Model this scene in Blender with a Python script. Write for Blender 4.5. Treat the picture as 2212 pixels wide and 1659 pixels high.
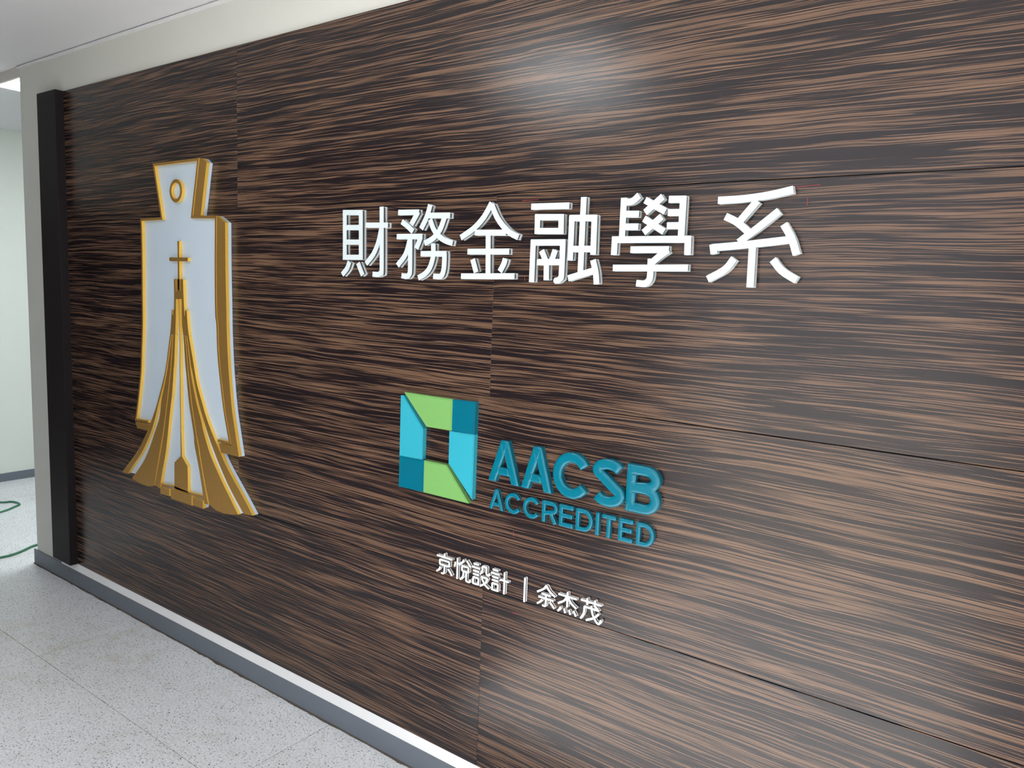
import bpy, bmesh, math, random
import numpy as np
from mathutils import Vector, Matrix
from mathutils.geometry import delaunay_2d_cdt

for o in list(bpy.data.objects):
    bpy.data.objects.remove(o)
S = bpy.context.scene
C = S.collection
random.seed(4)

# ------------------------------------------------------------------ camera
IMG_W, IMG_H = 2212, 1659
F = 1640.083                                   # focal length in pixels
D, H = 1.804, 1.649                            # camera: distance from the sign wall, height
RC = np.array([[0.80699897, 0.58926731, 0.03894486],
               [0.10270246, -0.07509736, -0.99187327],
               [-0.58155384, 0.80444045, -0.12112269]])   # image right, image down, forward
cam = bpy.data.cameras.new('camera')
cam.sensor_fit = 'HORIZONTAL'; cam.sensor_width = 36.0
cam.lens = F / IMG_W * 36.0
cam.clip_start = 0.02
co = bpy.data.objects.new('camera', cam); C.objects.link(co)
m = Matrix.Identity(4)
for i in range(3):
    m[i][0] = RC[0][i]; m[i][1] = -RC[1][i]; m[i][2] = -RC[2][i]
m[0][3], m[1][3], m[2][3] = 0.0, -D, H
co.matrix_world = m
S.camera = co

# ------------------------------------------------------------------ world, daylight, exposure
SKY, SUN, FARLAMP, FILL = 2.15, 18.0, 15.0, 18.0
OPEN = [(-1.90, -0.10), (0.30, 2.85)]; ZO = 2.70      # daylight openings in the wall behind the camera
w = bpy.data.worlds.new('daylight'); S.world = w; w.use_nodes = True
bg = w.node_tree.nodes['Background']
bg.inputs[0].default_value = (0.95, 0.96, 1.0, 1); bg.inputs[1].default_value = SKY
sun = bpy.data.lights.new('sun', 'SUN'); sun.energy = SUN; sun.angle = math.radians(0.6); sun.color = (1.0, 0.97, 0.93)
so = bpy.data.objects.new('sun', sun); C.objects.link(so)
so.rotation_euler = (math.radians(90 - 52), 0, math.radians(-1)); so.location = (0, -8, 6)
S.view_settings.view_transform = 'Standard'
S.view_settings.look = 'None'
S.view_settings.exposure = 0.0
S.view_settings.gamma = 1.0
S.view_settings.use_curve_mapping = False

# ------------------------------------------------------------------ pixel -> place helpers
def ray(u, v):
    return RC.T @ np.array([(u - 1106) / F, (v - 829.5) / F, 1.0])
def on_wall(u, v, y=0.0):                       # photograph pixel -> (x, z) on the plane y
    d = ray(u, v); s = (D + y) / d[1]
    return (d[0] * s, H + d[2] * s)
def on_floor(u, v, z=0.0):
    d = ray(u, v); s = (z - H) / d[2]
    return (d[0] * s, d[1] * s - D, z)
def crop(x0, y0, k, y):
    return lambda *pts: [on_wall(x0 + k * a, y0 + k * b, y) for a, b in pts]

# ------------------------------------------------------------------ material helpers
def mat(name):
    m_ = bpy.data.materials.new(name); m_.use_nodes = True
    return m_, m_.node_tree, m_.node_tree.nodes['Principled BSDF']
def srgb(r, g, b):
    f = lambda c: (c / 255 / 12.92) if c / 255 <= 0.04045 else ((c / 255 + 0.055) / 1.055) ** 2.4
    return (f(r), f(g), f(b), 1)
def plain(name, col, rough=0.5, metal=0.0, spec=0.5, noise=0.0, nscale=8.0, coat=0.0, trans=0.0, ior=1.45, bump=0.0):
    m_, t, p = mat(name); N = t.nodes; L = t.links
    p.inputs['Roughness'].default_value = rough; p.inputs['Metallic'].default_value = metal
    p.inputs['Specular IOR Level'].default_value = spec
    p.inputs['Coat Weight'].default_value = coat; p.inputs['Coat Roughness'].default_value = 0.08
    p.inputs['Transmission Weight'].default_value = trans; p.inputs['IOR'].default_value = ior
    tc = N.new('ShaderNodeTexCoord'); nz = N.new('ShaderNodeTexNoise')
    nz.inputs['Scale'].default_value = nscale; nz.inputs['Detail'].default_value = 4
    L.new(tc.outputs['Object'], nz.inputs['Vector'])
    mx = N.new('ShaderNodeMix'); mx.data_type = 'RGBA'
    a = [max(0, c * (1 - noise)) for c in col[:3]] + [1]; b = [min(1, c * (1 + noise)) for c in col[:3]] + [1]
    mx.inputs[6].default_value = a; mx.inputs[7].default_value = b
    L.new(nz.outputs['Fac'], mx.inputs[0]); L.new(mx.outputs[2], p.inputs['Base Color'])
    if bump:
        bp = N.new('ShaderNodeBump'); bp.inputs['Strength'].default_value = bump; bp.inputs['Distance'].default_value = 0.002
        L.new(nz.outputs['Fac'], bp.inputs['Height']); L.new(bp.outputs['Normal'], p.inputs['Normal'])
    return m_

def math_node(t, op, a, b=None, c=None):
    n = t.nodes.new('ShaderNodeMath'); n.operation = op
    for i, v in enumerate((a, b, c)):
        if v is None: continue
        if hasattr(v, 'links') or hasattr(v, 'is_output'): t.links.new(v, n.inputs[i])
        else: n.inputs[i].default_value = v
    return n.outputs[0]
def noise_node(t, vec, scale=1.0, detail=2.0, rough=0.5):
    n = t.nodes.new('ShaderNodeTexNoise'); n.inputs['Scale'].default_value = scale
    n.inputs['Detail'].default_value = detail; n.inputs['Roughness'].default_value = rough
    t.links.new(vec, n.inputs['Vector']); return n.outputs['Fac']
def comb(t, x, y, z):
    n = t.nodes.new('ShaderNodeCombineXYZ')
    for i, v in enumerate((x, y, z)):
        if isinstance(v, (int, float)): n.inputs[i].default_value = v
        else: t.links.new(v, n.inputs[i])
    return n.outputs[0]
def ramp(t, fac, stops):
    n = t.nodes.new('ShaderNodeValToRGB'); e = n.color_ramp.elements
    while len(e) < len(stops): e.new(0.5)
    for el, (p_, c_) in zip(e, stops): el.position = p_; el.color = c_
    t.links.new(fac, n.inputs[0]); return n.outputs[0]

def wood_material():
    m_, t, p = mat('dark_streaked_wood'); N = t.nodes; L = t.links
    tc = N.new('ShaderNodeTexCoord'); sp = N.new('ShaderNodeSeparateXYZ'); L.new(tc.outputs['Object'], sp.inputs[0])
    oi = N.new('ShaderNodeObjectInfo'); r = math_node(t, 'MULTIPLY', oi.outputs['Random'], 91.0)
    x, z = sp.outputs[0], sp.outputs[2]
    mul = lambda a, k: math_node(t, 'MULTIPLY', a, k)
    add = lambda a, k: math_node(t, 'ADD', a, k)
    cen = lambda a, k: mul(math_node(t, 'SUBTRACT', a, 0.5), k)
    zz = add(z, cen(noise_node(t, comb(t, mul(x, 1.5), r, mul(z, 6.0)), 1, 2.0), 0.030))
    zz = add(zz, cen(noise_node(t, comb(t, mul(x, 8.0), r, mul(z, 60.0)), 1, 1.0), 0.0035))
    s1 = noise_node(t, comb(t, mul(x, 3.2), r, mul(zz, 340.0)), 1, 1.5, 0.5)
    s2 = noise_node(t, comb(t, mul(x, 2.6), add(r, 13.0), mul(zz, 105.0)), 1, 1.5, 0.5)
    s3 = noise_node(t, comb(t, mul(x, 5.0), add(r, 31.0), mul(zz, 800.0)), 1, 1.0, 0.5)
    s4 = noise_node(t, comb(t, mul(x, 1.1), add(r, 53.0), mul(zz, 20.0)), 1, 1.0, 0.5)
    v = add(s1, cen(s2, 0.62)); v = add(v, cen(s3, 0.50)); v = add(v, cen(s4, 0.22))
    base = ramp(t, v, [(0.518, (0, 0, 0, 1)), (0.598, (1, 1, 1, 1))])
    hue = ramp(t, s3, [(0.3, srgb(80, 61, 49)), (0.7, srgb(112, 86, 68))])
    dk = ramp(t, s2, [(0.3, srgb(24, 16, 20)), (0.7, srgb(34, 25, 27))])
    mx = N.new('ShaderNodeMix'); mx.data_type = 'RGBA'
    L.new(base, mx.inputs[0]); L.new(dk, mx.inputs[6]); L.new(hue, mx.inputs[7])
    L.new(mx.outputs[2], p.inputs['Base Color'])
    p.inputs['Roughness'].default_value = 0.26
    p.inputs['Specular IOR Level'].default_value = 0.45
    bp = N.new('ShaderNodeBump'); bp.inputs['Strength'].default_value = 0.08; bp.inputs['Distance'].default_value = 0.001
    L.new(v, bp.inputs['Height']); L.new(bp.outputs['Normal'], p.inputs['Normal'])
    return m_

def terrazzo_material():
    m_, t, p = mat('grey_terrazzo'); N = t.nodes; L = t.links
    g = N.new('ShaderNodeNewGeometry'); P = g.outputs['Position']
    big = noise_node(t, P, 1.6, 4, 0.6)
    mid = noise_node(t, P, 14, 3, 0.6)
    fine = noise_node(t, P, 120, 3, 0.65)
    base = ramp(t, math_node(t, 'ADD', math_node(t, 'MULTIPLY', big, 0.6), math_node(t, 'MULTIPLY', mid, 0.4)),
                [(0.36, srgb(222, 221, 216)), (0.46, srgb(234, 236, 238)), (0.66, srgb(242, 244, 247))])
    fm = ramp(t, fine, [(0.34, (0.66, 0.67, 0.70, 1)), (0.52, (1, 1, 1, 1))])
    mx = N.new('ShaderNodeMix'); mx.data_type = 'RGBA'; mx.blend_type = 'MULTIPLY'; mx.inputs[0].default_value = 1
    L.new(base, mx.inputs[6]); L.new(fm, mx.inputs[7])
    def flecks(scale, lo, keep, prev):
        vo = N.new('ShaderNodeTexVoronoi'); vo.inputs['Scale'].default_value = scale
        wp = N.new('ShaderNodeMix'); wp.data_type = 'VECTOR'
        L.new(P, vo.inputs['Vector'])
        sepc = N.new('ShaderNodeSeparateColor'); L.new(vo.outputs['Color'], sepc.inputs[0])
        a = math_node(t, 'LESS_THAN', vo.outputs['Distance'], lo)
        b = math_node(t, 'LESS_THAN', sepc.outputs[0], keep)
        k = math_node(t, 'MULTIPLY', a, b)
        q = N.new('ShaderNodeMix'); q.data_type = 'RGBA'; L.new(k, q.inputs[0]); L.new(prev, q.inputs[6])
        q.inputs[7].default_value = srgb(70, 72, 76)
        return q.outputs[2]
    c1 = flecks(120, 0.26, 0.30, mx.outputs[2])
    c2 = flecks(50, 0.13, 0.22, c1)
    L.new(c2, p.inputs['Base Color'])
    rr = ramp(t, mid, [(0.3, (0.30, 0.30, 0.30, 1)), (0.7, (0.42, 0.42, 0.42, 1))])
    L.new(rr, p.inputs['Roughness'])
    return m_

M = dict(
    wood=wood_material(), terrazzo=terrazzo_material(),
    wall=plain('white_wall_paint', srgb(217, 218, 211), 0.6, noise=0.02, nscale=3, bump=0.03),
    ceiling=plain('ceiling_paint', srgb(228, 228, 230), 0.7, noise=0.02, nscale=2),
    farwall=plain('pale_green_white_paint', srgb(226, 232, 224), 0.6, noise=0.02, nscale=3),
    header=plain('header_paint', srgb(208, 202, 198), 0.6, noise=0.02, nscale=3),
    base=plain('grey_rubber_base', srgb(112, 119, 129), 0.5, noise=0.06, nscale=12),
    dirt=plain('dark_adhesive_dirt', srgb(88, 80, 72), 0.9, noise=0.25, nscale=60),
    post=plain('dark_brown_laminate', srgb(36, 32, 34), 0.5, spec=0.15, noise=0.08, nscale=30),
    frontwall=plain('grey_stone_render', srgb(118, 114, 110), 0.7, noise=0.03),
    joint=plain('dark_joint', srgb(60, 62, 64), 0.8, noise=0.1),
    under=plain('dark_backing', srgb(26, 24, 26), 0.7, noise=0.1),
    hose=plain('green_hose', srgb(66, 128, 98), 0.45, noise=0.12, nscale=20),
    gold=plain('dull_gold_foil', srgb(196, 152, 82), 0.42, metal=0.75, noise=0.05, nscale=40),
    goldedge=plain('bright_gold_edge', srgb(232, 188, 84), 0.38, metal=0.25, noise=0.05, nscale=40),
    milk=plain('milky_acrylic', srgb(190, 205, 218), 0.35, noise=0.01, nscale=6),
    white=plain('white_acrylic', srgb(246, 249, 250), 0.3, noise=0.01, nscale=6, coat=0.3),
    strip=plain('bright_white_strip', srgb(250, 251, 252), 0.4, noise=0.01, nscale=5),
    title=plain('white_milky_acrylic', srgb(202, 212, 216), 0.3, noise=0.015, nscale=6, coat=0.2),
    core=plain('clear_spacer', srgb(70, 62, 66), 0.15, noise=0.1, nscale=20),
    teal=plain('teal_acrylic', srgb(0, 104, 126), 0.22, noise=0.03, nscale=10, coat=0.1, spec=0.35),
    tealedge=plain('teal_acrylic_edge', srgb(4, 112, 133), 0.1, noise=0.05, nscale=10, coat=0.6, trans=0.25),
    cyan=plain('cyan_acrylic', srgb(50, 160, 180), 0.12, noise=0.02, nscale=8, coat=0.4),
    dteal=plain('dark_teal_acrylic', srgb(0, 100, 122), 0.12, noise=0.02, nscale=8, coat=0.4),
    lime=plain('lime_green_acrylic', srgb(117, 168, 97), 0.12, noise=0.02, nscale=8, coat=0.4),
    red=plain('red_chalk', srgb(140, 52, 56), 0.9, noise=0.2, nscale=200),
    frame=plain('dark_aluminium', srgb(70, 72, 74), 0.4, metal=0.6),
    concrete=plain('outdoor_concrete', srgb(190, 188, 182), 0.9, noise=0.08, nscale=1.5),
)
def emission(name, col, s):
    m_, t, p = mat(name)
    p.inputs['Base Color'].default_value = (0.9, 0.9, 0.9, 1)
    p.inputs['Emission Color'].default_value = col; p.inputs['Emission Strength'].default_value = s
    return m_
M['panel'] = emission('lit_panel', (0.95, 0.98, 1, 1), FILL)
M['lamp'] = emission('lit_diffuser', (0.92, 0.97, 1, 1), FARLAMP)

# ------------------------------------------------------------------ object helpers
def link(name, me, parent=None, loc=(0, 0, 0)):
    o = bpy.data.objects.new(name, me); C.objects.link(o); o.location = loc
    if parent is not None: o.parent = parent
    return o
def tag(o, label=None, cat=None, group=None, kind=None):
    if label: o['label'] = label
    if cat: o['category'] = cat
    if group: o['group'] = group
    if kind: o['kind'] = kind
    return o
def empty(name, loc, label, cat, group=None):
    o = bpy.data.objects.new(name, None); C.objects.link(o); o.location = loc
    o.empty_display_size = 0.05
    return tag(o, label, cat, group)
def box(name, lo, hi, material, parent=None, bevel=0.0, seg=2, origin=None, plain_mesh=False):
    bm = bmesh.new(); bmesh.ops.create_cube(bm, size=1)
    base = Vector(origin) if origin else Vector(((lo[0] + hi[0]) / 2, (lo[1] + hi[1]) / 2, lo[2]))
    for v in bm.verts:
        v.co = Vector([lo[i] + (v.co[i] + 0.5) * (hi[i] - lo[i]) for i in range(3)]) - base
    if bevel:
        bmesh.ops.bevel(bm, geom=list(bm.edges), offset=bevel, segments=seg, profile=0.5, affect='EDGES')
    me = bpy.data.meshes.new(name); bm.to_mesh(me); bm.free(); me.materials.append(material)
    off = parent.matrix_world.translation if parent is not None else Vector((0, 0, 0))
    if parent is not None: off = wpos(parent)
    return link(name, me, parent, base - off)
def wpos(o):
    p = Vector(o.location)
    while o.parent: o = o.parent; p += Vector(o.location)
    return p
def struct(o): o['kind'] = 'structure'; return o

def area(poly):
    return 0.5 * sum(poly[i][0] * poly[(i + 1) % len(poly)][1] - poly[(i + 1) % len(poly)][0] * poly[i][1] for i in range(len(poly)))
def clean(poly, eps=1e-5):
    out = []
    for p in poly:
        if not out or abs(p[0] - out[-1][0]) + abs(p[1] - out[-1][1]) > eps: out.append(tuple(p))
    if abs(out[0][0] - out[-1][0]) + abs(out[0][1] - out[-1][1]) < eps: out.pop()
    return out if area(out) > 0 else out[::-1]
def spline(pts, n=6):                              # Catmull-Rom through the points
    P = [np.array(p, float) for p in pts]
    if len(P) < 3: return [tuple(p) for p in P]
    Q = [2 * P[0] - P[1]] + P + [2 * P[-1] - P[-2]]
    out = []
    for i in range(1, len(Q) - 2):
        for k in range(n):
            t = k / n
            out.append(tuple(0.5 * (2 * Q[i] + (Q[i + 1] - Q[i - 1]) * t + (2 * Q[i - 1] - 5 * Q[i] + 4 * Q[i + 1] - Q[i + 2]) * t * t
                                    + (3 * Q[i] - Q[i - 1] - 3 * Q[i + 1] + Q[i + 2]) * t ** 3)))
    out.append(tuple(P[-1])); return out
def stroke(pts, wd, cut=0.0, smooth=True, side=0.0):        # a pen stroke of constant width as a polygon; side shifts it off the line
    P = spline(pts) if (smooth and len(pts) > 2) else [tuple(p) for p in pts]
    P = [np.array(p, float) for p in P]
    if cut:
        for a, b in ((0, 1), (-1, -2)):
            d = P[b] - P[a]; l = np.hypot(*d)
            if l > cut * 1.2: P[a] = P[a] + d / l * cut
    l_, r_ = [], []
    for i in range(len(P)):
        a = P[max(i - 1, 0)]; b = P[i]; c = P[min(i + 1, len(P) - 1)]
        d1 = (b - a) / (np.hypot(*(b - a)) or 1); d2 = (c - b) / (np.hypot(*(c - b)) or 1)
        if i == 0: d1 = d2
        if i == len(P) - 1: d2 = d1
        n1 = np.array([-d1[1], d1[0]]); n2 = np.array([-d2[1], d2[0]]); n = n1 + n2; n /= (np.hypot(*n) or 1)
        k = 1 / max(0.4, float(n @ n1))
        l_.append(tuple(b + n * k * (wd / 2 + side))); r_.append(tuple(b - n * k * (wd / 2 - side)))
    return clean(l_ + r_[::-1])

def pen(pts, wd, cut=0.0, smooth=True):             # the same stroke as a set of simple pieces: safe round tight bends
    if len(pts) < 4: return [stroke(pts, wd, cut, smooth)]
    P = spline(pts, 3)
    P = [np.array(p, float) for p in P]
    if cut:
        for a, b in ((0, 1), (-1, -2)):
            d = P[b] - P[a]; l = np.hypot(*d)
            if l > cut * 1.2: P[a] = P[a] + d / l * cut
    out = []
    for i in range(len(P) - 1):
        d = P[i + 1] - P[i]; l = np.hypot(*d)
        if l < 1e-6: continue
        n = np.array([-d[1], d[0]]) / l * wd / 2
        out.append([tuple(P[i] + n), tuple(P[i] - n), tuple(P[i + 1] - n), tuple(P[i + 1] + n)])
    for i in range(1, len(P) - 1):
        a0 = 0.13 * i
        out.append([(P[i][0] + wd * 0.494 * math.cos(a0 + k * math.pi / 7), P[i][1] + wd * 0.494 * math.sin(a0 + k * math.pi / 7)) for k in range(14)])
    return out
def pens(strokes, wd, cut=0.0): return [q for s_ in strokes for q in pen(s_, wd, cut)]

def union_mesh(name, polys, y0, y1, mats, parent, holes=(), dome=0.0, dome_r=0.006, grid=0.003, smooth=False, edge_mat=False, bevel=0.0):
    """Union of polygons given in (x, z), extruded from y0 (at the wall) to y1 (towards the room); one mesh object."""
    polys = [clean(p) for p in polys]; holes = [clean(p) for p in holes]
    verts, faces = [], []
    for p in polys + holes:
        k = len(verts); verts += [Vector(q) for q in p]; faces.append(list(range(k, k + len(p))))
    npoly = len(polys)
    if dome:
        # offset rings and a grid inside, so that the front can swell
        seg = []
        for p in polys: seg += [(p[i], p[(i + 1) % len(p)]) for i in range(len(p))]
        xs = [q[0] for p in polys for q in p]; zs = [q[1] for p in polys for q in p]
        gx = np.arange(min(xs), max(xs), grid); gz = np.arange(min(zs), max(zs), grid)
        G = [(a + (0.5 * grid if j % 2 else 0), b) for j, b in enumerate(gz) for a in gx]
    r = delaunay_2d_cdt(verts, [], faces, 0, 1e-6)
    vc, tri, of = r[0], r[2], r[5]
    keep = [t for t, f in zip(tri, of) if f and not any(k >= npoly for k in f)]
    if dome:
        def bedges(tr):
            cnt = {}
            for t in tr:
                for i in range(len(t)):
                    e = (t[i], t[(i + 1) % len(t)]); cnt[tuple(sorted(e))] = cnt.get(tuple(sorted(e)), 0) + 1
            return [e for e, n in cnt.items() if n == 1]
        be = bedges(keep)
        A = np.array([[vc[e[0]].x, vc[e[0]].y] for e in be]); B = np.array([[vc[e[1]].x, vc[e[1]].y] for e in be])
        def dist(Q):
            Q = np.asarray(Q, float); AB = B - A; L2 = (AB ** 2).sum(1) + 1e-18
            t = np.clip(((Q[:, None, :] - A[None]) * AB[None]).sum(2) / L2[None], 0, 1)
            pr = A[None] + t[..., None] * AB[None]
            return np.sqrt(((Q[:, None, :] - pr) ** 2).sum(2)).min(1)
        G = np.array(G); dg = dist(G); G = G[dg > grid * 0.45]
        # resample the outline evenly
        vv = list(verts)
        # rim points: just inside every outline edge
        r2 = delaunay_2d_cdt(vv + [Vector(g) for g in G], [], faces, 0, 1e-6)
        vc, tri, of = r2[0], r2[2], r2[5]
        keep = [t for t, f in zip(tri, of) if f and not any(k >= npoly for k in f)]
    used = sorted({i for t in keep for i in t}); ix = {v: i for i, v in enumerate(used)}
    n = len(used)
    org = wpos(parent) if parent is not None else Vector((0, 0, 0))
    P2 = np.array([[vc[i].x, vc[i].y] for i in used])
    hgt = np.zeros(n)
    if dome:
        dd = dist(P2); q = np.clip(dd / dome_r, 0, 1); hgt = dome * np.sqrt(np.clip(1 - (1 - q) ** 2, 0, 1))
        hgt[dd < 1e-5] = 0
    V = [(p[0] - org.x, y1 - h - org.y, p[1] - org.z) for p, h in zip(P2, hgt)]
    V += [(p[0] - org.x, y0 - org.y, p[1] - org.z) for p in P2]
    Fs, mi = [], []
    cnt = {}
    for t in keep:
        t = [ix[i] for i in t]
        a = sum(P2[t[i]][0] * P2[t[(i + 1) % len(t)]][1] - P2[t[(i + 1) % len(t)]][0] * P2[t[i]][1] for i in range(len(t)))
        if a < 0: t = t[::-1]
        Fs.append(t); mi.append(0)                       # front: seen from -y, counter-clockwise in (x, z)
        Fs.append([i + n for i in t[::-1]]); mi.append(0)
        for i in range(len(t)):
            e = (t[i], t[(i + 1) % len(t)]); cnt[e] = cnt.get(e, 0) + 1
    for (a, b) in list(cnt):
        if (b, a) not in cnt:
            Fs.append([b, a, a + n, b + n]); mi.append(1 if edge_mat else 0)
    me = bpy.data.meshes.new(name); me.from_pydata(V, [], Fs); me.update()
    for m_ in mats: me.materials.append(m_)
    me.polygons.foreach_set('material_index', mi)
    if dome or smooth:
        sm = [len(f) == 3 and f[0] < n for f in Fs]
        me.polygons.foreach_set('use_smooth', sm)
    return link(name, me, parent)

# ================================================================== the setting
ZR = [0.131, 0.728, 1.332, 1.929, 2.538]          # heights of the panel joints
CEIL = 2.722
X_END = -4.60; X_RIGHT = 3.0; X_FAR = -6.66; Y_FRONT = -2.35; Y_REAR = 2.6
Z = 0.0

floor = struct(box('floor', (X_FAR - 0.2, Y_FRONT - 0.2, -0.20), (X_RIGHT + 0.2, Y_REAR + 0.2, -0.02), M['joint']))
# terrazzo slabs with thin joints
sx = [-8.9, -7.53, -6.17, -4.81, -3.45, -2.09, -0.73, 0.63, 1.99, 3.2]; sy = [-2.55, -1.815, -0.455, 0.905, 2.265, 2.8]
for i in range(len(sx) - 1):
    for j in range(len(sy) - 1):
        a, b = max(sx[i], X_FAR - 0.2), sx[i + 1]
        if b <= X_FAR - 0.2 or b - a < 0.05: continue
        g = 0.0013
        box('terrazzo_slab', (a + g, sy[j] + g, -0.02), (b - g, sy[j + 1] - g, 0.0), M['terrazzo'], floor)

ceiling = struct(box('ceiling', (X_FAR - 0.2, Y_FRONT - 0.2, CEIL), (X_RIGHT + 0.2, Y_REAR + 0.2, CEIL + 0.15), M['ceiling']))
wall = struct(box('wall_back', (X_END, 0.010, 0), (X_RIGHT, 0.16, CEIL), M['wall'], bevel=0.006, seg=3))
wl = struct(box('wall_left', (X_FAR - 0.15, Y_FRONT, 0), (X_FAR, Y_REAR, CEIL), M['farwall']))
wr = struct(box('wall_rear', (X_FAR, Y_REAR, 0), (X_RIGHT, Y_REAR + 0.15, CEIL), M['farwall']))
hd = struct(box('trim_1', (X_FAR, 0.010, 2.671), (X_END, 0.024, CEIL), M['header']))
tag(hd, 'shallow header over the opening left of the sign wall')

# wall behind the camera, with two wide glazed openings to the daylight
bm = bmesh.new()
def addbox(bm, lo, hi):
    r = bmesh.ops.create_cube(bm, size=1)
    for v in r['verts']: v.co = Vector([lo[i] + (v.co[i] + 0.5) * (hi[i] - lo[i]) for i in range(3)])
xs = [X_FAR] + [c for o in OPEN for c in o] + [X_RIGHT]
for i in range(0, len(xs), 2): addbox(bm, (xs[i], Y_FRONT - 0.15, 0), (xs[i + 1], Y_FRONT, CEIL))
for a, b in OPEN: addbox(bm, (a, Y_FRONT - 0.15, ZO), (b, Y_FRONT, CEIL))
me = bpy.data.meshes.new('wall_front'); bm.to_mesh(me); bm.free(); me.materials.append(M['frontwall'])
struct(link('wall_front', me))
for k, (a, b) in enumerate(OPEN):
    bm = bmesh.new(); t = 0.05
    addbox(bm, (a, Y_FRONT - 0.1, 0), (a + t, Y_FRONT - 0.05, ZO)); addbox(bm, (b - t, Y_FRONT - 0.1, 0), (b, Y_FRONT - 0.05, ZO))
    addbox(bm, (a, Y_FRONT - 0.1, ZO - t), (b, Y_FRONT - 0.05, ZO))
    me = bpy.data.meshes.new('door_frame'); bm.to_mesh(me); bm.free(); me.materials.append(M['frame'])
    struct(link('door_%d' % (k + 1), me))
    L = bpy.data.lights.new('daylight_portal', 'AREA'); L.shape = 'RECTANGLE'; L.size = b - a; L.size_y = ZO
    L.cycles.is_portal = True
    lo = bpy.data.objects.new('daylight_portal', L); C.objects.link(lo)
    lo.location = ((a + b) / 2, Y_FRONT - 0.16, ZO / 2); lo.rotation_euler = (math.radians(90), 0, 0)
wright = struct(box('wall_right', (X_RIGHT, Y_FRONT, 0), (X_RIGHT + 0.15, Y_REAR, CEIL), M['frontwall']))
terr = struct(box('floor_terrace', (-14, -16, -0.25), (14, 10, -0.205), M['concrete']))

# unseen double door, added to darken what the left wood panels mirror
dr = struct(box('door_3', (X_FAR - 0.02, -2.25, 0.0), (X_FAR + 0.03, -0.35, 2.25), M['post'], bevel=0.004))
for k in (0, 1):
    y0 = -2.20 + k * 0.925
    box('door_leaf', (X_FAR + 0.03, y0, 0.01), (X_FAR + 0.045, y0 + 0.915, 2.18), M['post'], dr, bevel=0.004)
    hy = -1.36 if k == 0 else -1.19
    box('door_handle', (X_FAR + 0.045, hy - 0.012, 0.95), (X_FAR + 0.075, hy + 0.012, 1.15), M['frame'], dr, bevel=0.005)

# baseboards
bb = struct(box('baseboard_back', (-4.625, 0.004, 0.002), (-3.0, 0.0105, 0.086), M['base']))
for a, b in ((-2.999, -0.6), (-0.599, X_RIGHT)):
    box('baseboard_strip', (a + 0.0004, 0.004, 0.002), (b - 0.0004, 0.0105, 0.086), M['base'], bb)
struct(box('baseboard_left', (X_FAR, -0.33, 0.0), (X_FAR + 0.006, Y_REAR - 0.05, 0.066), M['base']))
# grimy adhesive line between baseboard and floor
bm = bmesh.new(); prev = None
n = 300
for i in range(n + 1):
    x = -4.63 + (4.63 + 1.5) * i / n
    d = 0.003 + 0.004 * abs(math.sin(i * 0.37) * math.sin(i * 0.11 + 1)) + random.random() * 0.0015
    if random.random() < 0.05: d += 0.004
    row = [bm.verts.new((x, 0.008, 0.004)), bm.verts.new((x, 0.004 - 0.001, 0.004)), bm.verts.new((x, 0.003 - d, 0.0006))]
    if prev:
        for q in range(2): bm.faces.new((prev[q], prev[q + 1], row[q + 1], row[q]))
    prev = row
me = bpy.data.meshes.new('adhesive_line'); bm.to_mesh(me); bm.free(); me.materials.append(M['dirt'])
struct(link('trim_2', me))
# wall strip between baseboard and panels, painted whiter in place of stronger light
struct(box('trim_4', (-4.283, 0.003, 0.086), (X_RIGHT, 0.0105, 0.1315), M['strip']))
# slim moulding under the ceiling
tr = struct(box('trim_3', (-4.60, -0.006, 2.708), (X_RIGHT, 0.0105, 2.7185), M['ceiling'], bevel=0.002))

pl = empty('ceiling_light', (-2.1, -1.5, CEIL), 'square white ceiling light panel of the near room above the floor', 'light')  # no known fitting: glowing panel added to lift the floor light
box('light_frame', (-2.42, -1.82, CEIL - 0.012), (-1.78, -1.18, CEIL - 0.001), M['wall'], pl)
box('diffuser', (-2.4, -1.8, CEIL - 0.016), (-1.8, -1.2, CEIL - 0.004), M['panel'], pl)

# ------------------------------------------------------------------ wood panels on the wall
backing = box('panel_backing', (-4.085, 0.006, ZR[0] + 0.004), (1.55, 0.0105, ZR[4] - 0.004), M['under'], wall)
rows = [[-4.085, -1.386, 1.55], [-4.085, -2.659, 0.30, 1.55], [-4.085, -1.386, 1.55], [-4.085, -2.659, 0.30, 1.55]]
for j in range(4):
    cols = rows[j]
    for i in range(len(cols) - 1):
        gx, gz = 0.0004, 0.0012
        top = ZR[j + 1] + (random.uniform(-0.002, 0.002) if j == 3 else 0)
        box('wood_panel', (cols[i] + gx, 0.0, ZR[j] + (gz if j else 0)), (cols[i + 1] - gx, 0.007, top - (gz if j < 3 else 0)),
            M['wood'], wall, bevel=0.0006, seg=1)
for a, lab in ((-4.284, 'dark brown vertical edge post at the far left end of the wood wall'), (1.55, 'dark brown vertical edge post at the right end of the wood wall')):
    p = box('edge_post', (a, -0.039, 0.131), (a + 0.199, 0.0105, 2.537), M['post'], bevel=0.0015)
    tag(p, lab, 'post')
# installers' red chalk marks
for (u0, v0, u1, v1) in ((1109, 1147, 1109.2, 1160.5), (1744.5, 427, 1743.8, 444), (1133.5, 597, 1133.5, 607.5), (1692, 407.5, 1772, 398.6),
                         (1128, 433.4, 1163, 431), (1107, 1323.5, 1119, 1327.5), (837, 1041.5, 842, 1042)):
    a = on_wall(u0, v0); b = on_wall(u1, v1)
    union_mesh('chalk_mark', [stroke([a, b], 0.0013)], 0.0, -0.0003, [M['red']], wall)

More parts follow.
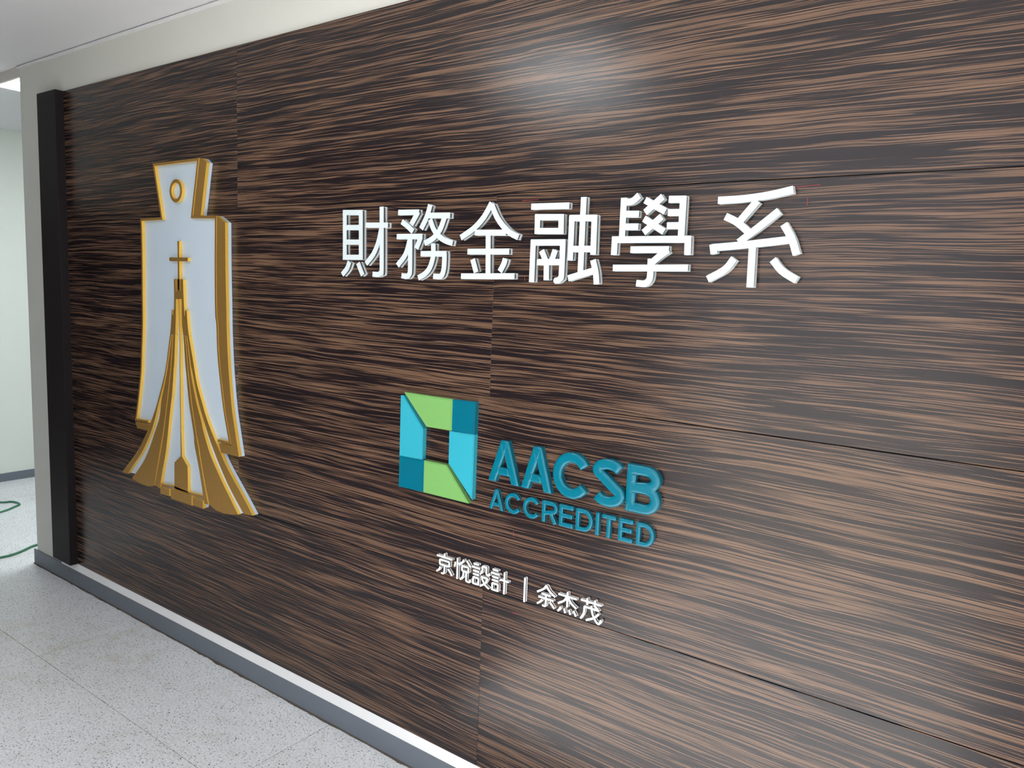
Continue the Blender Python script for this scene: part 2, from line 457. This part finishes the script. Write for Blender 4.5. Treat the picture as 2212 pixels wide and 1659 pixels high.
# ================================================================== far room: lamp and hose
lamp = empty('ceiling_light', (-4.84, 0.75, CEIL), 'lit white ceiling light panel beyond the opening at top left', 'light')
box('light_frame', (-5.142, 0.028, CEIL - 0.010), (-4.40, 1.415, CEIL - 0.001), M['wall'], lamp)
box('diffuser', (-5.13, 0.032, CEIL - 0.014), (-4.41, 1.40, CEIL - 0.004), M['lamp'], lamp)

def tube(name, pts, r, material, parent=None, seg=10):
    P = [Vector(p) for p in pts]; bm = bmesh.new(); rings = []
    for i, p in enumerate(P):
        d = (P[min(i + 1, len(P) - 1)] - P[max(i - 1, 0)]).normalized()
        a = d.cross(Vector((0, 0, 1))); a = a.normalized() if a.length > 1e-4 else Vector((1, 0, 0)); b = a.cross(d)
        rings.append([bm.verts.new(p + a * math.cos(2 * math.pi * k / seg) * r + b * math.sin(2 * math.pi * k / seg) * r) for k in range(seg)])
    for i in range(len(rings) - 1):
        for k in range(seg): bm.faces.new((rings[i][k], rings[i][(k + 1) % seg], rings[i + 1][(k + 1) % seg], rings[i + 1][k])).smooth = True
    bm.faces.new(rings[0][::-1]); bm.faces.new(rings[-1])
    bmesh.ops.recalc_face_normals(bm, faces=bm.faces)
    me = bpy.data.meshes.new(name); bm.to_mesh(me); bm.free(); me.materials.append(material)
    return link(name, me, parent)
hp = [on_floor(u, v) for u, v in ((78, 1179.7), (60.7, 1186.5), (43.4, 1194.5), (21.7, 1202), (0, 1206.8))]
lp = [on_floor(u, v) for u, v in ((0, 1108.7), (17, 1103), (33, 1096), (42.6, 1091.4), (34.7, 1087), (21.7, 1085.6), (0, 1086.8))]
path = [(-4.97, 0.5), (-4.94, 0.3)] + [p[:2] for p in hp] + [(-4.86, -0.35), (-5.15, -0.55), (-5.5, -0.3)] + [p[:2] for p in lp] + [(-6.3, 0.15), (-6.45, -0.2), (-6.4, -0.6)]
path = spline(path, 8)
tag(tube('garden_hose', [(a, b, 0.0068) for a, b in path], 0.0068, M['hose']),
    'thin green hose looping across the terrazzo floor beyond the opening', 'hose')

# ================================================================== gold emblem
YB, YG = -0.013, -0.027                            # front of the milky backing, front of the gold pieces
em = empty('wall_emblem', (-3.0, 0.0, 0.45), 'gold and milky white spade-shaped emblem with a cross and church', 'emblem')
Hc = crop(310, 330, 170 / 1763, YG); Ac = crop(230, 310, 370 / 1364, YG); Bc = crop(230, 700, 370 / 1364, YG)
C1 = crop(340, 500, 100 / 1106, YG); C2 = crop(340, 640, 100 / 1106, YG); C3 = crop(280, 780, 160 / 1659, YG)
C4 = crop(250, 880, 160 / 1327, YG); C5 = crop(380, 900, 180 / 1357, YG)
left_edge = spline(Ac((270, 597), (277, 900), (279, 1200)) + Bc((281, 0), (274, 220)) + C3((241, 200), (215, 500), (180, 850), (150, 1100), (122, 1335)), 4)
right_rim = spline(Ac((875, 575), (873, 1000), (877, 1350)) + Bc((886, 0), (895, 240), (918, 480), (945, 700)) + C5((893, 458)), 4)
right_out = spline(Ac((945, 628), (948, 1000), (955, 1350)) + Bc((957, 30), (965, 240), (978, 450), (1000, 690)) + C5((965, 250), (1025, 655)), 4)
head_l = Hc((203, 240), (385, 1445)); head_r = Hc((1240, 115), (1098, 1407))
rim_path = C3((415, 1385), (122, 1335)) + left_edge[::-1][1:] + head_l[::-1] + head_r + right_rim + C5((680, 408))
rim = stroke(rim_path, 0.0105, smooth=False, side=-0.00525)
GM = [M['gold'], M['goldedge']]
union_mesh('rim', [rim], YB, YG, GM, em, edge_mat=True)
band_head = Hc((1260, 118), (1325, 124), (1412, 216), (1280, 1402), (1117, 1405))
union_mesh('side_band', [band_head], YB, YG, GM, em, edge_mat=True)
off = 0.0035
band_side = [(p[0] + off, p[1]) for p in right_rim][:-1] + C5((903, 478), (700, 432), (735, 585)) + right_out[::-1]
union_mesh('side_band', [band_side], YB, YG, GM, em, edge_mat=True)
lip = C3((125, 1358), (420, 1415), (460, 1430), (395, 1553), (172, 1500))
union_mesh('lower_lip', [lip], YB, YG, GM, em, edge_mat=True)
# ring
rc = Hc((585, 850), (860, 850)); rt = Hc((735, 590), (755, 1112))
cx, cz = (rc[0][0] + rc[1][0]) / 2, (rt[0][1] + rt[1][1]) / 2; rr_ = (rt[0][1] - rt[1][1]) / 2
circ = lambda r, n=48: [(cx + r * math.cos(2 * math.pi * k / n), cz + r * math.sin(2 * math.pi * k / n)) for k in range(n)]
union_mesh('ring', [circ(rr_)], YB, YG, GM, em, holes=[circ(rr_ * 0.70)], edge_mat=True)
# cross and church
cross_v = C1((478, 230), (515, 230), (528, 1150), (528, 1400), (493, 1400), (490, 1140))
cross_h = C1((282, 617), (725, 625), (725, 715), (282, 707))
cr = union_mesh('cross', [cross_v, cross_h], YB, YG, GM, em, edge_mat=True)
tower = (C1((395, 1135), (438, 1135), (443, 1430), (458, 1430), (456, 1135), (492, 1137), (527, 1139), (530, 1415), (545, 1415), (543, 1141), (612, 1145), (622, 1500))
         + C2((628, 100), (640, 345), (644, 465), (656, 465), (658, 345), (700, 345), (712, 560), (730, 760), (752, 945),
              (622, 945), (590, 700), (580, 65), (443, 65), (440, 500), (428, 910), (300, 910), (315, 800), (335, 480), (343, 320), (358, 320), (358, 440), (376, 440), (379, 320), (397, 320), (399, 20)))
union_mesh('tower', [tower], YB, YG, GM, em, edge_mat=True)
bar = C2((507, 60), (519, 60), (530, 700), (546, 1300)) + C3((1131, 100), (1150, 1100), (1156, 1640)) + C4((1172, 400), (1187, 868), (1165, 868), (1158, 400)) + C3((1143, 1640), (1136, 1100), (1119, 100)) + C2((534, 1300), (519, 700))
house = C4((1178, 862), (1288, 1062), (1293, 1528), (1050, 1452), (1053, 985))
union_mesh('spire_bar', [bar], YB, YG, GM, em, edge_mat=True)
union_mesh('church_door', [house], YB, YG, GM, em, edge_mat=True)
def robe(le, re, bottom=()):
    return spline(le, 4) + list(bottom) + spline(re, 4)[::-1]
robes = [
    # left side, inner to outer
    robe(C2((378, 915), (338, 1600)) + C3((925, 200), (885, 620), (800, 1330)) + C4((858, 480), (775, 980), (700, 1400)),
         C2((427, 915), (402, 1600)) + C3((985, 200), (955, 700), (910, 1100)) + C4((905, 740), (848, 1080), (800, 1365)), C4((725, 1412), (792, 1452))),
    robe(C2((345, 915), (255, 1640)) + C3((800, 470), (720, 850), (690, 1100)) + C4((770, 230), (690, 470), (605, 730), (480, 1000), (290, 1272)),
         C2((364, 915), (324, 1600)) + C3((912, 200), (870, 620), (785, 1330)) + C4((842, 480), (758, 980), (690, 1402)), C4((440, 1362), (570, 1412), (640, 1413))),
    robe(C2((300, 915), (215, 1600)) + C3((750, 430), (600, 1000), (480, 1350)) + C4((560, 440), (400, 760), (230, 1005), (115, 1157)),
         C2((331, 915), (232, 1640)) + C3((770, 470), (660, 900)) + C4((690, 250), (600, 520), (470, 800), (330, 1010), (212, 1187)), C4((160, 1175),)),
    # right side, inner to outer
    robe(C2((623, 950), (668, 1640)) + C3((1270, 300), (1330, 950), (1435, 1640)) + C5((300, 450), (370, 820), (455, 1360)),
         C2((664, 950), (716, 1640)) + C3((1310, 300), (1385, 950), (1487, 1640)) + C5((352, 420), (428, 900), (522, 1430)), C5((465, 1420),)),
    robe(C2((676, 950), (730, 1640)) + C3((1325, 300), (1400, 950), (1500, 1640)) + C5((365, 420), (442, 900), (545, 1435)),
         C2((701, 950), (775, 1640)) + C3((1375, 300), (1490, 900), (1600, 1330)) + C5((450, 250), (560, 620), (750, 1060), (1010, 1596)), C5((645, 1520), (780, 1577), (910, 1598))),
    robe(C2((714, 950), (800, 1640)) + C3((1400, 200), (1520, 820)) + C5((440, 20), (560, 400), (690, 740), (860, 1130), (1100, 1582)),
         C2((752, 950), (868, 1640)) + C3((1500, 480), (1600, 850)) + C5((490, 0), (590, 270), (720, 580), (830, 830), (1080, 1290), (1250, 1612)), C5((1170, 1600),)),
]
for rb in robes: union_mesh('robe_panel', [rb], YB, YG, GM, em, edge_mat=True)
sill = C4((803, 1364), (1050, 1412)) + C5((210, 1228), (448, 1290), (452, 1335), (200, 1262)) + C4((1040, 1440), (803, 1390))
union_mesh('sill', [sill], YB, YG, GM, em, edge_mat=True)
for st in (C4((800, 1425), (958, 1462), (962, 1590), (800, 1548)),
           C4((985, 1462),) + C5((255, 1285), (258, 1450)) + C4((985, 1628),),
           C5((276, 1318), (436, 1372), (442, 1498), (276, 1442))):
    union_mesh('step', [st], YB, YG, GM, em, edge_mat=True)
# milky backing: the whole silhouette
sil = [left_edge + C3((420, 1415)) + C5((680, 408)) + right_rim[::-1] + head_r[::-1] + head_l, band_head, band_side, lip]
grow = Hc((1240, 115), (1260, 118), (1117, 1405), (1098, 1407))
gap = [right_rim[i] for i in range(len(right_rim))] + [(p[0] + off * 1.2, p[1]) for p in right_rim[::-1]]
skirt_l = robe(C2((300, 900), (215, 1600)) + C3((750, 430), (600, 1000), (480, 1350)) + C4((560, 440), (400, 760), (230, 1005), (118, 1157)),
               C2((430, 900), (402, 1600)) + C3((985, 200), (955, 700), (910, 1100)) + C4((905, 740), (848, 1080), (800, 1365)),
               C4((330, 1208), (440, 1350), (570, 1405), (690, 1395), (790, 1445)))
skirt_r = robe(C2((623, 940), (668, 1640)) + C3((1270, 300), (1330, 950), (1435, 1640)) + C5((300, 450), (370, 820), (458, 1360)),
               C2((752, 940), (868, 1640)) + C3((1500, 480), (1600, 850)) + C5((490, 0), (590, 270), (720, 580), (830, 830), (1080, 1290), (1250, 1610)),
               C5((522, 1425), (645, 1510), (780, 1567), (910, 1590), (1010, 1590), (1100, 1578)))
base_l = C4((800, 1365), (800, 1545), (962, 1588)) + C5((440, 1495), (455, 1340), (300, 450)) + C3((1270, 300), (985, 200))
union_mesh('backing_plate', sil + [grow, gap, skirt_l, skirt_r, base_l], 0.0, YB, [M['milk']], em)

# ================================================================== large white title characters
YT = -0.018
S1 = (720, 390); S2 = (1100, 390); S3 = (1400, 390); KS = 400 / 2212
title = [
 ('\u8ca1', 'first of the six, far left', S1, [
    [(134, 352), (134, 945)], [(326, 352), (326, 945)], [(113, 382), (347, 382)], [(130, 561), (330, 561)], [(130, 735), (330, 735)], [(113, 917), (347, 917)],
    [(190, 968), (160, 1050), (104, 1122)], [(292, 985), (348, 1130)],
    [(385, 533), (648, 533)], [(575, 312), (575, 1040), (566, 1095), (535, 1122), (468, 1118)], [(572, 560), (535, 735), (475, 880), (388, 992)]]),
 ('\u52d9', 'second of the six', S1, [
    [(774, 382), (1020, 378)], [(1012, 372), (928, 525)], [(816, 492), (880, 540), (948, 608)], [(757, 670), (1060, 668)], [(1042, 668), (1018, 740), (988, 812)],
    [(916, 690), (914, 1060), (905, 1115), (878, 1145), (814, 1135)], [(915, 690), (860, 880), (764, 1014)],
    [(1156, 288), (1115, 430), (1046, 576)], [(1130, 418), (1392, 416)], [(1325, 440), (1270, 590), (1190, 690), (1088, 750)],
    [(1155, 465), (1195, 580), (1260, 665), (1335, 718), (1420, 748)],
    [(1042, 875), (1348, 875)], [(1326, 870), (1322, 1000), (1308, 1095), (1275, 1146), (1192, 1142)], [(1192, 752), (1190, 900), (1152, 1035), (1092, 1115), (1012, 1162)]]),
 ('\u91d1', 'third of the six', S1, [
    [(1890, 268), (1800, 430), (1680, 568), (1520, 682)], [(1892, 290), (1950, 430), (2020, 535), (2110, 625), (2206, 676)],
    [(1690, 622), (2060, 622)], [(1848, 640), (1846, 1130)], [(1602, 850), (2098, 848)], [(1525, 1143), (2162, 1143)],
    [(1662, 940), (1704, 1096)], [(2052, 932), (2032, 1000), (1986, 1086)]]),
 ('\u878d', 'fourth of the six', S2, [
    [(262, 312), (715, 300)], [(337, 405), (332, 634)], [(620, 405), (616, 634)], [(308, 437), (650, 437)], [(305, 603), (645, 603)],
    [(286, 710), (265, 1216)], [(256, 740), (668, 738)], [(640, 715), (622, 1120), (608, 1168), (580, 1192), (545, 1196)],
    [(385, 835), (432, 955)], [(548, 828), (506, 955)], [(330, 975), (610, 973)], [(443, 990), (440, 1192)],
    [(890, 196), (870, 600), (848, 1110)], [(748, 418), (725, 955)], [(1018, 418), (1000, 888)], [(720, 448), (1046, 446)], [(735, 818), (1020, 816)],
    [(702, 1168), (860, 1120), (1050, 1062)], [(998, 948), (1030, 1090), (1042, 1238)]]),
 ('\u5b78', 'fifth of the six', S2, [
    [(1370, 205), (1345, 680)], [(1385, 262), (1470, 246), (1552, 176)], [(1390, 401), (1548, 400)], [(1385, 553), (1540, 552)],
    [(1622, 232), (1862, 368)], [(1835, 190), (1622, 382)], [(1608, 455), (1846, 610)], [(1822, 428), (1602, 622)],
    [(1905, 224), (2112, 222)], [(2080, 188), (2050, 690)], [(1895, 382), (2070, 380)], [(1882, 540), (2060, 538)],
    [(1225, 706), (2168, 700)], [(1262, 675), (1248, 890)], [(2135, 670), (2128, 888)],
    [(1447, 826), (1905, 824)], [(1900, 828), (1800, 896), (1692, 990)], [(1690, 932), (1682, 1130), (1664, 1195), (1612, 1232), (1516, 1226)], [(1237, 1044), (2134, 1044)]]),
 ('\u7cfb', 'last of the six, far right', S3, [
    [(834, 236), (1150, 216), (1450, 172), (1735, 106)], [(1305, 240), (1090, 490)], [(922, 428), (1060, 498), (1195, 612)], [(1565, 362), (1330, 548), (1080, 740)],
    [(758, 802), (1200, 762), (1690, 706)], [(772, 760), (786, 876)], [(1620, 520), (1712, 690), (1772, 884)], [(1246, 780), (1216, 1278)],
    [(1026, 930), (915, 1062), (708, 1178)], [(1488, 944), (1600, 1080), (1772, 1190)]]),
]
WT = 0.0172
for ch, which, org, sts in title:
    T = crop(org[0], org[1], KS, YT)
    P = [T(*s) for s in sts]
    allp = [q for s in P for q in s]
    o = empty('raised_character', (sum(q[0] for q in allp) / len(allp), 0, min(q[1] for q in allp)),
              'large raised white character %s in the title row, %s' % (ch, which), 'letter', 'large white title characters')
    union_mesh('front_face', pens(P, WT), -0.0150, YT, [M['title']], o)
    union_mesh('spacer', pens(P, WT - 0.0036, 0.0018), -0.0070, -0.0150, [M['core']], o)
    union_mesh('back_plate', pens(P, WT), 0.0, -0.0070, [M['title']], o)

# ================================================================== colourful square badge
YQ = -0.018
Gc = crop(830, 820, 320 / 1770, YQ)
bd = empty('square_badge', (-1.52, 0.0, 1.0), 'square ring badge of cyan, teal and lime acrylic pieces', 'badge')
pieces = [
    ('lime', 'lime green acrylic piece', Gc((236, 150), (815, 236), (803, 610), (500, 563))),
    ('dteal', 'dark teal acrylic piece', Gc((815, 236), (1088, 268), (1074, 660), (803, 612))),
    ('cyan', 'light cyan acrylic piece', Gc((776, 614), (1074, 661), (1046, 1440), (1040, 1428), (766, 1002))),
    ('cyan', 'light cyan acrylic piece', Gc((196, 186), (226, 190), (462, 590), (450, 958), (180, 906))),
    ('dteal', 'dark teal acrylic piece', Gc((180, 906), (474, 965), (465, 1346), (170, 1276))),
    ('lime', 'lime green acrylic piece', Gc((474, 966), (740, 1022), (1008, 1482), (465, 1346))),
]
def shrink(poly, d):
    p = clean(poly); n = len(p); out = []
    for i in range(n):
        a, b, c = (np.array(p[k % n]) for k in (i - 1, i, i + 1))
        d1 = (b - a) / np.hypot(*(b - a)); d2 = (c - b) / np.hypot(*(c - b))
        n1 = np.array([-d1[1], d1[0]]); n2 = np.array([-d2[1], d2[0]]); nn = n1 + n2; nn /= np.hypot(*nn)
        out.append(tuple(b + nn * d / max(0.35, nn @ n1)))
    return out
for k, lab, pl in pieces:
    o = union_mesh('badge_piece', [pl], -0.0125, -0.0168, [M[k]], bd); o['label'] = lab
    union_mesh('raised_facet', [shrink(pl, 0.0038)], -0.0168, YQ, [M[k]], o)
    q = union_mesh('piece_spacer', [shrink(pl, 0.0006)], -0.0118, -0.0125, [M['core']], o)
    q.location = Vector((0, 0, 0))
    for part, a, b, sh in (('piece_back', 0.0, -0.0118, 0.0),):
        union_mesh(part, [shrink(pl, sh + 0.00005)], a, b, [M[k]], o)

# ================================================================== teal lettering (two rows)
def arc(cx, cy, rx, ry, a0, a1, n=14):
    return [(cx + rx * math.cos(math.radians(a0 + (a1 - a0) * i / n)), cy + ry * math.sin(math.radians(a0 + (a1 - a0) * i / n))) for i in range(n + 1)]
# glyphs on a unit box (x 0..1 of the letter's width, y 0..1 up); strokes with widths in units of the letter height
def glyph(c, wd, W_, s):
    """centre lines in real units: W_ wide, 1 high, stroke s"""
    h = s / 2
    if c == 'A':
        wx = s * 0.92 * math.hypot(W_ / 2 - h, 1); ap = W_ / 2 - wx * 0.5
        return [('p', [(0, 0), (wx, 0), (ap + wx, 1), (ap, 1)]), ('p', [(W_ - wx, 0), (W_, 0), (W_ - ap, 1), (W_ - ap - wx, 1)]),
                ('l', [(W_ * 0.25, 0.27), (W_ * 0.75, 0.27)])]
    if c == 'C': return [('s', arc(W_ / 2, 0.5, W_ / 2 - h, 0.5 - h, 34, 326, 40))]
    if c == 'S':
        return [('s', spline(arc(W_ / 2, 0.745, W_ / 2 - h * 1.12, 0.255 - h, 22, 235, 7) + arc(W_ / 2, 0.272, W_ / 2 - h, 0.272 - h, 55, -156, 7), 4))]
    if c == 'B':
        return [('l', [(h, 0), (h, 1)]), ('l', [(h * 0.6, 1 - h)] + arc(W_ - h * 1.15 - (0.27 - h * 0.6), 0.76 - h * 0.3 + h * 0.0, 0.27 - h * 0.6, 0.24 - h * 0.7, 90, -90)[0:] + [(h, 0.52)]),
                ('l', [(h, 0.52)] + arc(W_ - h - (0.30 - h * 0.6), 0.26 + h * 0.5, 0.30 - h * 0.6, 0.26 - h * 0.5, 90, -90) + [(h * 0.6, h)])]
    if c == 'R':
        return [('l', [(h, 0), (h, 1)]), ('l', [(h * 0.6, 1 - h)] + arc(W_ - h - 0.2, 0.71, 0.2, 0.29 - h, 90, -90) + [(h, 0.42)]), ('l', [(W_ * 0.55, 0.44), (W_ - h * 1.1, 0)])]
    if c == 'E': return [('l', [(h, 0), (h, 1)]), ('l', [(h, 1 - h), (W_, 1 - h)]), ('l', [(h, 0.51), (W_ * 0.94, 0.51)]), ('l', [(h, h), (W_, h)])]
    if c == 'D': return [('l', [(h, 0), (h, 1)]), ('l', [(h * 0.6, 1 - h)] + arc(W_ - h - 0.36, 0.5, 0.36, 0.5 - h, 90, -90) + [(h * 0.6, h)])]
    if c == 'I': return [('l', [(W_ / 2, 0), (W_ / 2, 1)])]
    if c == 'T': return [('l', [(W_ / 2, 0), (W_ / 2, 1)]), ('l', [(0, 1 - h), (W_, 1 - h)])]
def letter(c, x0, x1, z0, z1, s, yf, label, group, big):
    hgt = z1 - z0; W_ = (x1 - x0) / hgt
    o = empty('raised_letter', ((x0 + x1) / 2, 0, z0), label, 'letter', group)
    def polys(k):
        out = []
        for kind, pts in glyph(c, None, W_, s):
            P = [(x0 + a * hgt, z0 + b * hgt) for a, b in pts]
            if kind == 'p': out.append(shrink(P, k) if k else P)
            elif kind == 's': out.append(stroke(P, s * hgt - 2 * k, cut=k, smooth=False))
            else: out.append(stroke(P, (s * hgt * (0.82 if c == 'A' else 1)) - 2 * k, cut=k, smooth=False))
        return out
    if big:
        union_mesh('front_face', polys(0), -0.0105, yf, [M['teal']], o, dome=0.0032, dome_r=s * hgt * 0.33, grid=s * hgt / 8)
        union_mesh('spacer', polys(0.0014), -0.0085, -0.0105, [M['core']], o)
        union_mesh('back_plate', polys(0), 0.0, -0.0085, [M['tealedge']], o)
    else:
        union_mesh('front_face', polys(0), -0.0085, yf, [M['teal']], o, dome=0.0016, dome_r=s * hgt * 0.36, grid=s * hgt / 5)
        union_mesh('spacer', polys(0.0019), -0.0030, -0.0085, [M['core']], o)
        union_mesh('back_plate', polys(0), 0.0, -0.0030, [M['tealedge']], o)
KL = 420 / 2212
Lc = crop(1030, 920, KL, -0.015)
zb = np.mean([q[1] for q in Lc((130, 612), (1690, 966))]); zt = np.mean([q[1] for q in Lc((330, 165), (1720, 432))])
row1 = [('A', 130, 612, 478, 668), ('A', 500, 690, 850, 765), ('C', 862, 600, 1296, 690), ('S', 1300, 720, 1680, 800), ('B', 1692, 850, 2082, 860)]
names = ['first', 'second', 'third', 'fourth', 'fifth']
for i, (c, u0, v0, u1, v1) in enumerate(row1):
    a, b = Lc((u0, v0), (u1, v1))
    dz = 0.012 * (zt - zb) if c in 'CS' else 0
    letter(c, a[0], b[0], zb - dz, zt + dz, 0.205 if c == 'B' else 0.222, -0.015, 'large glossy teal letter %s, %s in the upper row beside the badge' % (c, names[i]), 'large teal letters', True)
Lc2 = crop(1030, 920, KL, -0.0115)
zb2 = np.mean([q[1] for q in Lc2((140, 925), (930, 1140), (1805, 1358))]); zt2 = np.mean([q[1] for q in Lc2((235, 720), (940, 890), (1815, 1092))])
row2 = [('A', 138, 920, 300, 960), ('C', 318, 880, 505, 930), ('C', 524, 930, 715, 980), ('R', 735, 1080, 912, 1110), ('E', 930, 1140, 1088, 1150),
        ('D', 1118, 1180, 1318, 1100), ('I', 1338, 1235, 1388, 1240), ('T', 1424, 1040, 1582, 1060), ('E', 1602, 1310, 1765, 1330), ('D', 1804, 1350, 2018, 1250)]
ordn = ['first', 'second', 'third', 'fourth', 'fifth', 'sixth', 'seventh', 'eighth', 'ninth', 'tenth and last']
for i, (c, u0, v0, u1, v1) in enumerate(row2):
    a, b = Lc2((u0, v0), (u1, v1))
    letter(c, a[0], b[0], zb2, zt2, 0.185 if c != 'I' else 0.185, -0.0115, 'small clear-edged teal letter %s, %s in the lower row' % (c, ordn[i]), 'small teal letters', False)

# ================================================================== small white credit line
YC = -0.011
Kc = crop(920, 1170, KS, YC)
G = {   # strokes on a 100 x 100 square, y down
 'jing': [[(50, 0), (50, 16)], [(4, 18), (96, 18)], [(22, 34), (22, 56)], [(78, 34), (78, 56)], [(22, 34), (78, 34)], [(22, 56), (78, 56)], [(50, 56), (50, 88), (44, 96), (32, 96)], [(26, 68), (18, 82), (4, 94)], [(72, 68), (84, 80), (96, 94)]],
 'yue': [[(20, 2), (20, 100)], [(8, 24), (3, 46)], [(28, 22), (36, 34)], [(58, 2), (48, 16), (38, 24)], [(74, 2), (86, 14), (98, 26)], [(48, 32), (48, 54)], [(86, 32), (86, 54)], [(48, 32), (86, 32)], [(48, 54), (86, 54)],
         [(58, 56), (54, 80), (38, 98)], [(74, 56), (74, 92), (80, 97), (96, 96), (98, 84)]],
 'she': [[(8, 4), (38, 4)], [(0, 20), (46, 20)], [(6, 36), (40, 36)], [(6, 51), (40, 51)], [(8, 66), (8, 98)], [(38, 66), (38, 98)], [(8, 66), (38, 66)], [(8, 95), (38, 95)],
         [(60, 4), (58, 28), (48, 42)], [(60, 5), (82, 5)], [(82, 4), (82, 32), (88, 38), (98, 37), (99, 28)], [(52, 54), (90, 54)], [(90, 54), (76, 80), (48, 98)], [(58, 60), (74, 84), (99, 98)]],
 'ji': [[(8, 4), (40, 4)], [(0, 20), (48, 20)], [(6, 36), (42, 36)], [(6, 51), (42, 51)], [(8, 66), (8, 98)], [(40, 66), (40, 98)], [(8, 66), (40, 66)], [(8, 95), (40, 95)], [(52, 40), (100, 40)], [(76, 2), (76, 100)]],
 'yu': [[(50, 0), (32, 22), (2, 40)], [(50, 0), (68, 22), (98, 40)], [(26, 42), (74, 42)], [(10, 60), (90, 60)], [(50, 42), (50, 88), (44, 96), (32, 95)], [(30, 70), (18, 84), (4, 94)], [(70, 70), (84, 82), (96, 94)]],
 'jie': [[(4, 20), (96, 20)], [(50, 0), (50, 68)], [(48, 22), (30, 46), (4, 62)], [(52, 22), (70, 46), (96, 62)], [(18, 76), (12, 88), (4, 98)], [(36, 78), (42, 97)], [(60, 78), (68, 97)], [(82, 76), (96, 97)]],
 'mao': [[(2, 14), (98, 14)], [(32, 0), (32, 28)], [(68, 0), (68, 28)], [(18, 40), (88, 40)], [(20, 40), (18, 70), (4, 98)], [(52, 28), (58, 60), (74, 88), (88, 98), (96, 88), (98, 78)], [(86, 54), (66, 78), (30, 98)], [(70, 28), (82, 35)]],
}
def place(u0, v0, u1, v1):
    return Kc((u0, v0), (u1, v1))
# left / right extents of each character and its baseline, read in the credit crop: (key, left x,y ; right x,y)
zt3 = np.mean([q[1] for q in Kc((222, 142), (932, 356), (1188, 422))]); zb3 = np.mean([q[1] for q in Kc((195, 388), (912, 628), (1180, 735))])
zt4 = np.mean([q[1] for q in Kc((1450, 516), (1708, 602), (1930, 676))]); zb4 = np.mean([q[1] for q in Kc((1395, 796), (1690, 880), (2050, 985))])
cred = [('jing', 118, 340, 318, 380, 'first of the credit line'), ('yue', 335, 290, 535, 330, 'second of the credit line'), ('she', 548, 400, 755, 480, 'third of the credit line'),
        ('ji', 775, 470, 985, 530, 'fourth of the credit line, just left of the divider bar'),
        ('yu', 1322, 620, 1545, 700, 'just right of the divider bar in the credit line'), ('jie', 1568, 720, 1805, 800, 'second last of the credit line'), ('mao', 1840, 800, 2095, 900, 'last of the credit line')]
WC = 0.0054
def credit(pl_outer, pl_inner, o):
    union_mesh('front_face', pl_outer, -0.0085, YC, [M['white']], o)
    union_mesh('spacer', pl_inner, -0.0030, -0.0085, [M['core']], o)
    union_mesh('back_plate', pl_outer, 0.0, -0.0030, [M['white']], o)
for i, (g, u0, v0, u1, v1, which) in enumerate(cred):
    a, b = Kc((u0, v0), (u1, v1)); x0, x1 = a[0], b[0]
    zt_, zb_ = (zt3, zb3) if i < 4 else (zt4, zb4)
    P = [[(x0 + (x1 - x0) * p[0] / 100, zt_ + (zb_ - zt_) * (p[1] * 0.94 + 3) / 100) for p in s] for s in G[g]]
    o = empty('raised_character', ((x0 + x1) / 2, 0, zb_), 'small raised white Chinese character, ' + which, 'letter', 'small white credit characters')
    credit(pens(P, WC), pens(P, WC - 0.0022, 0.0011), o)
a, b = Kc((1180, 432), (1174, 722)); xm = (a[0] + b[0]) / 2
o = empty('divider_bar', (xm, 0, zb3), 'thin white raised vertical bar dividing the credit line', 'sign bar')
credit([stroke([(xm, a[1]), (xm, b[1])], WC)], [stroke([(xm, a[1] - 0.001), (xm, b[1] + 0.001)], WC - 0.0022)], o)
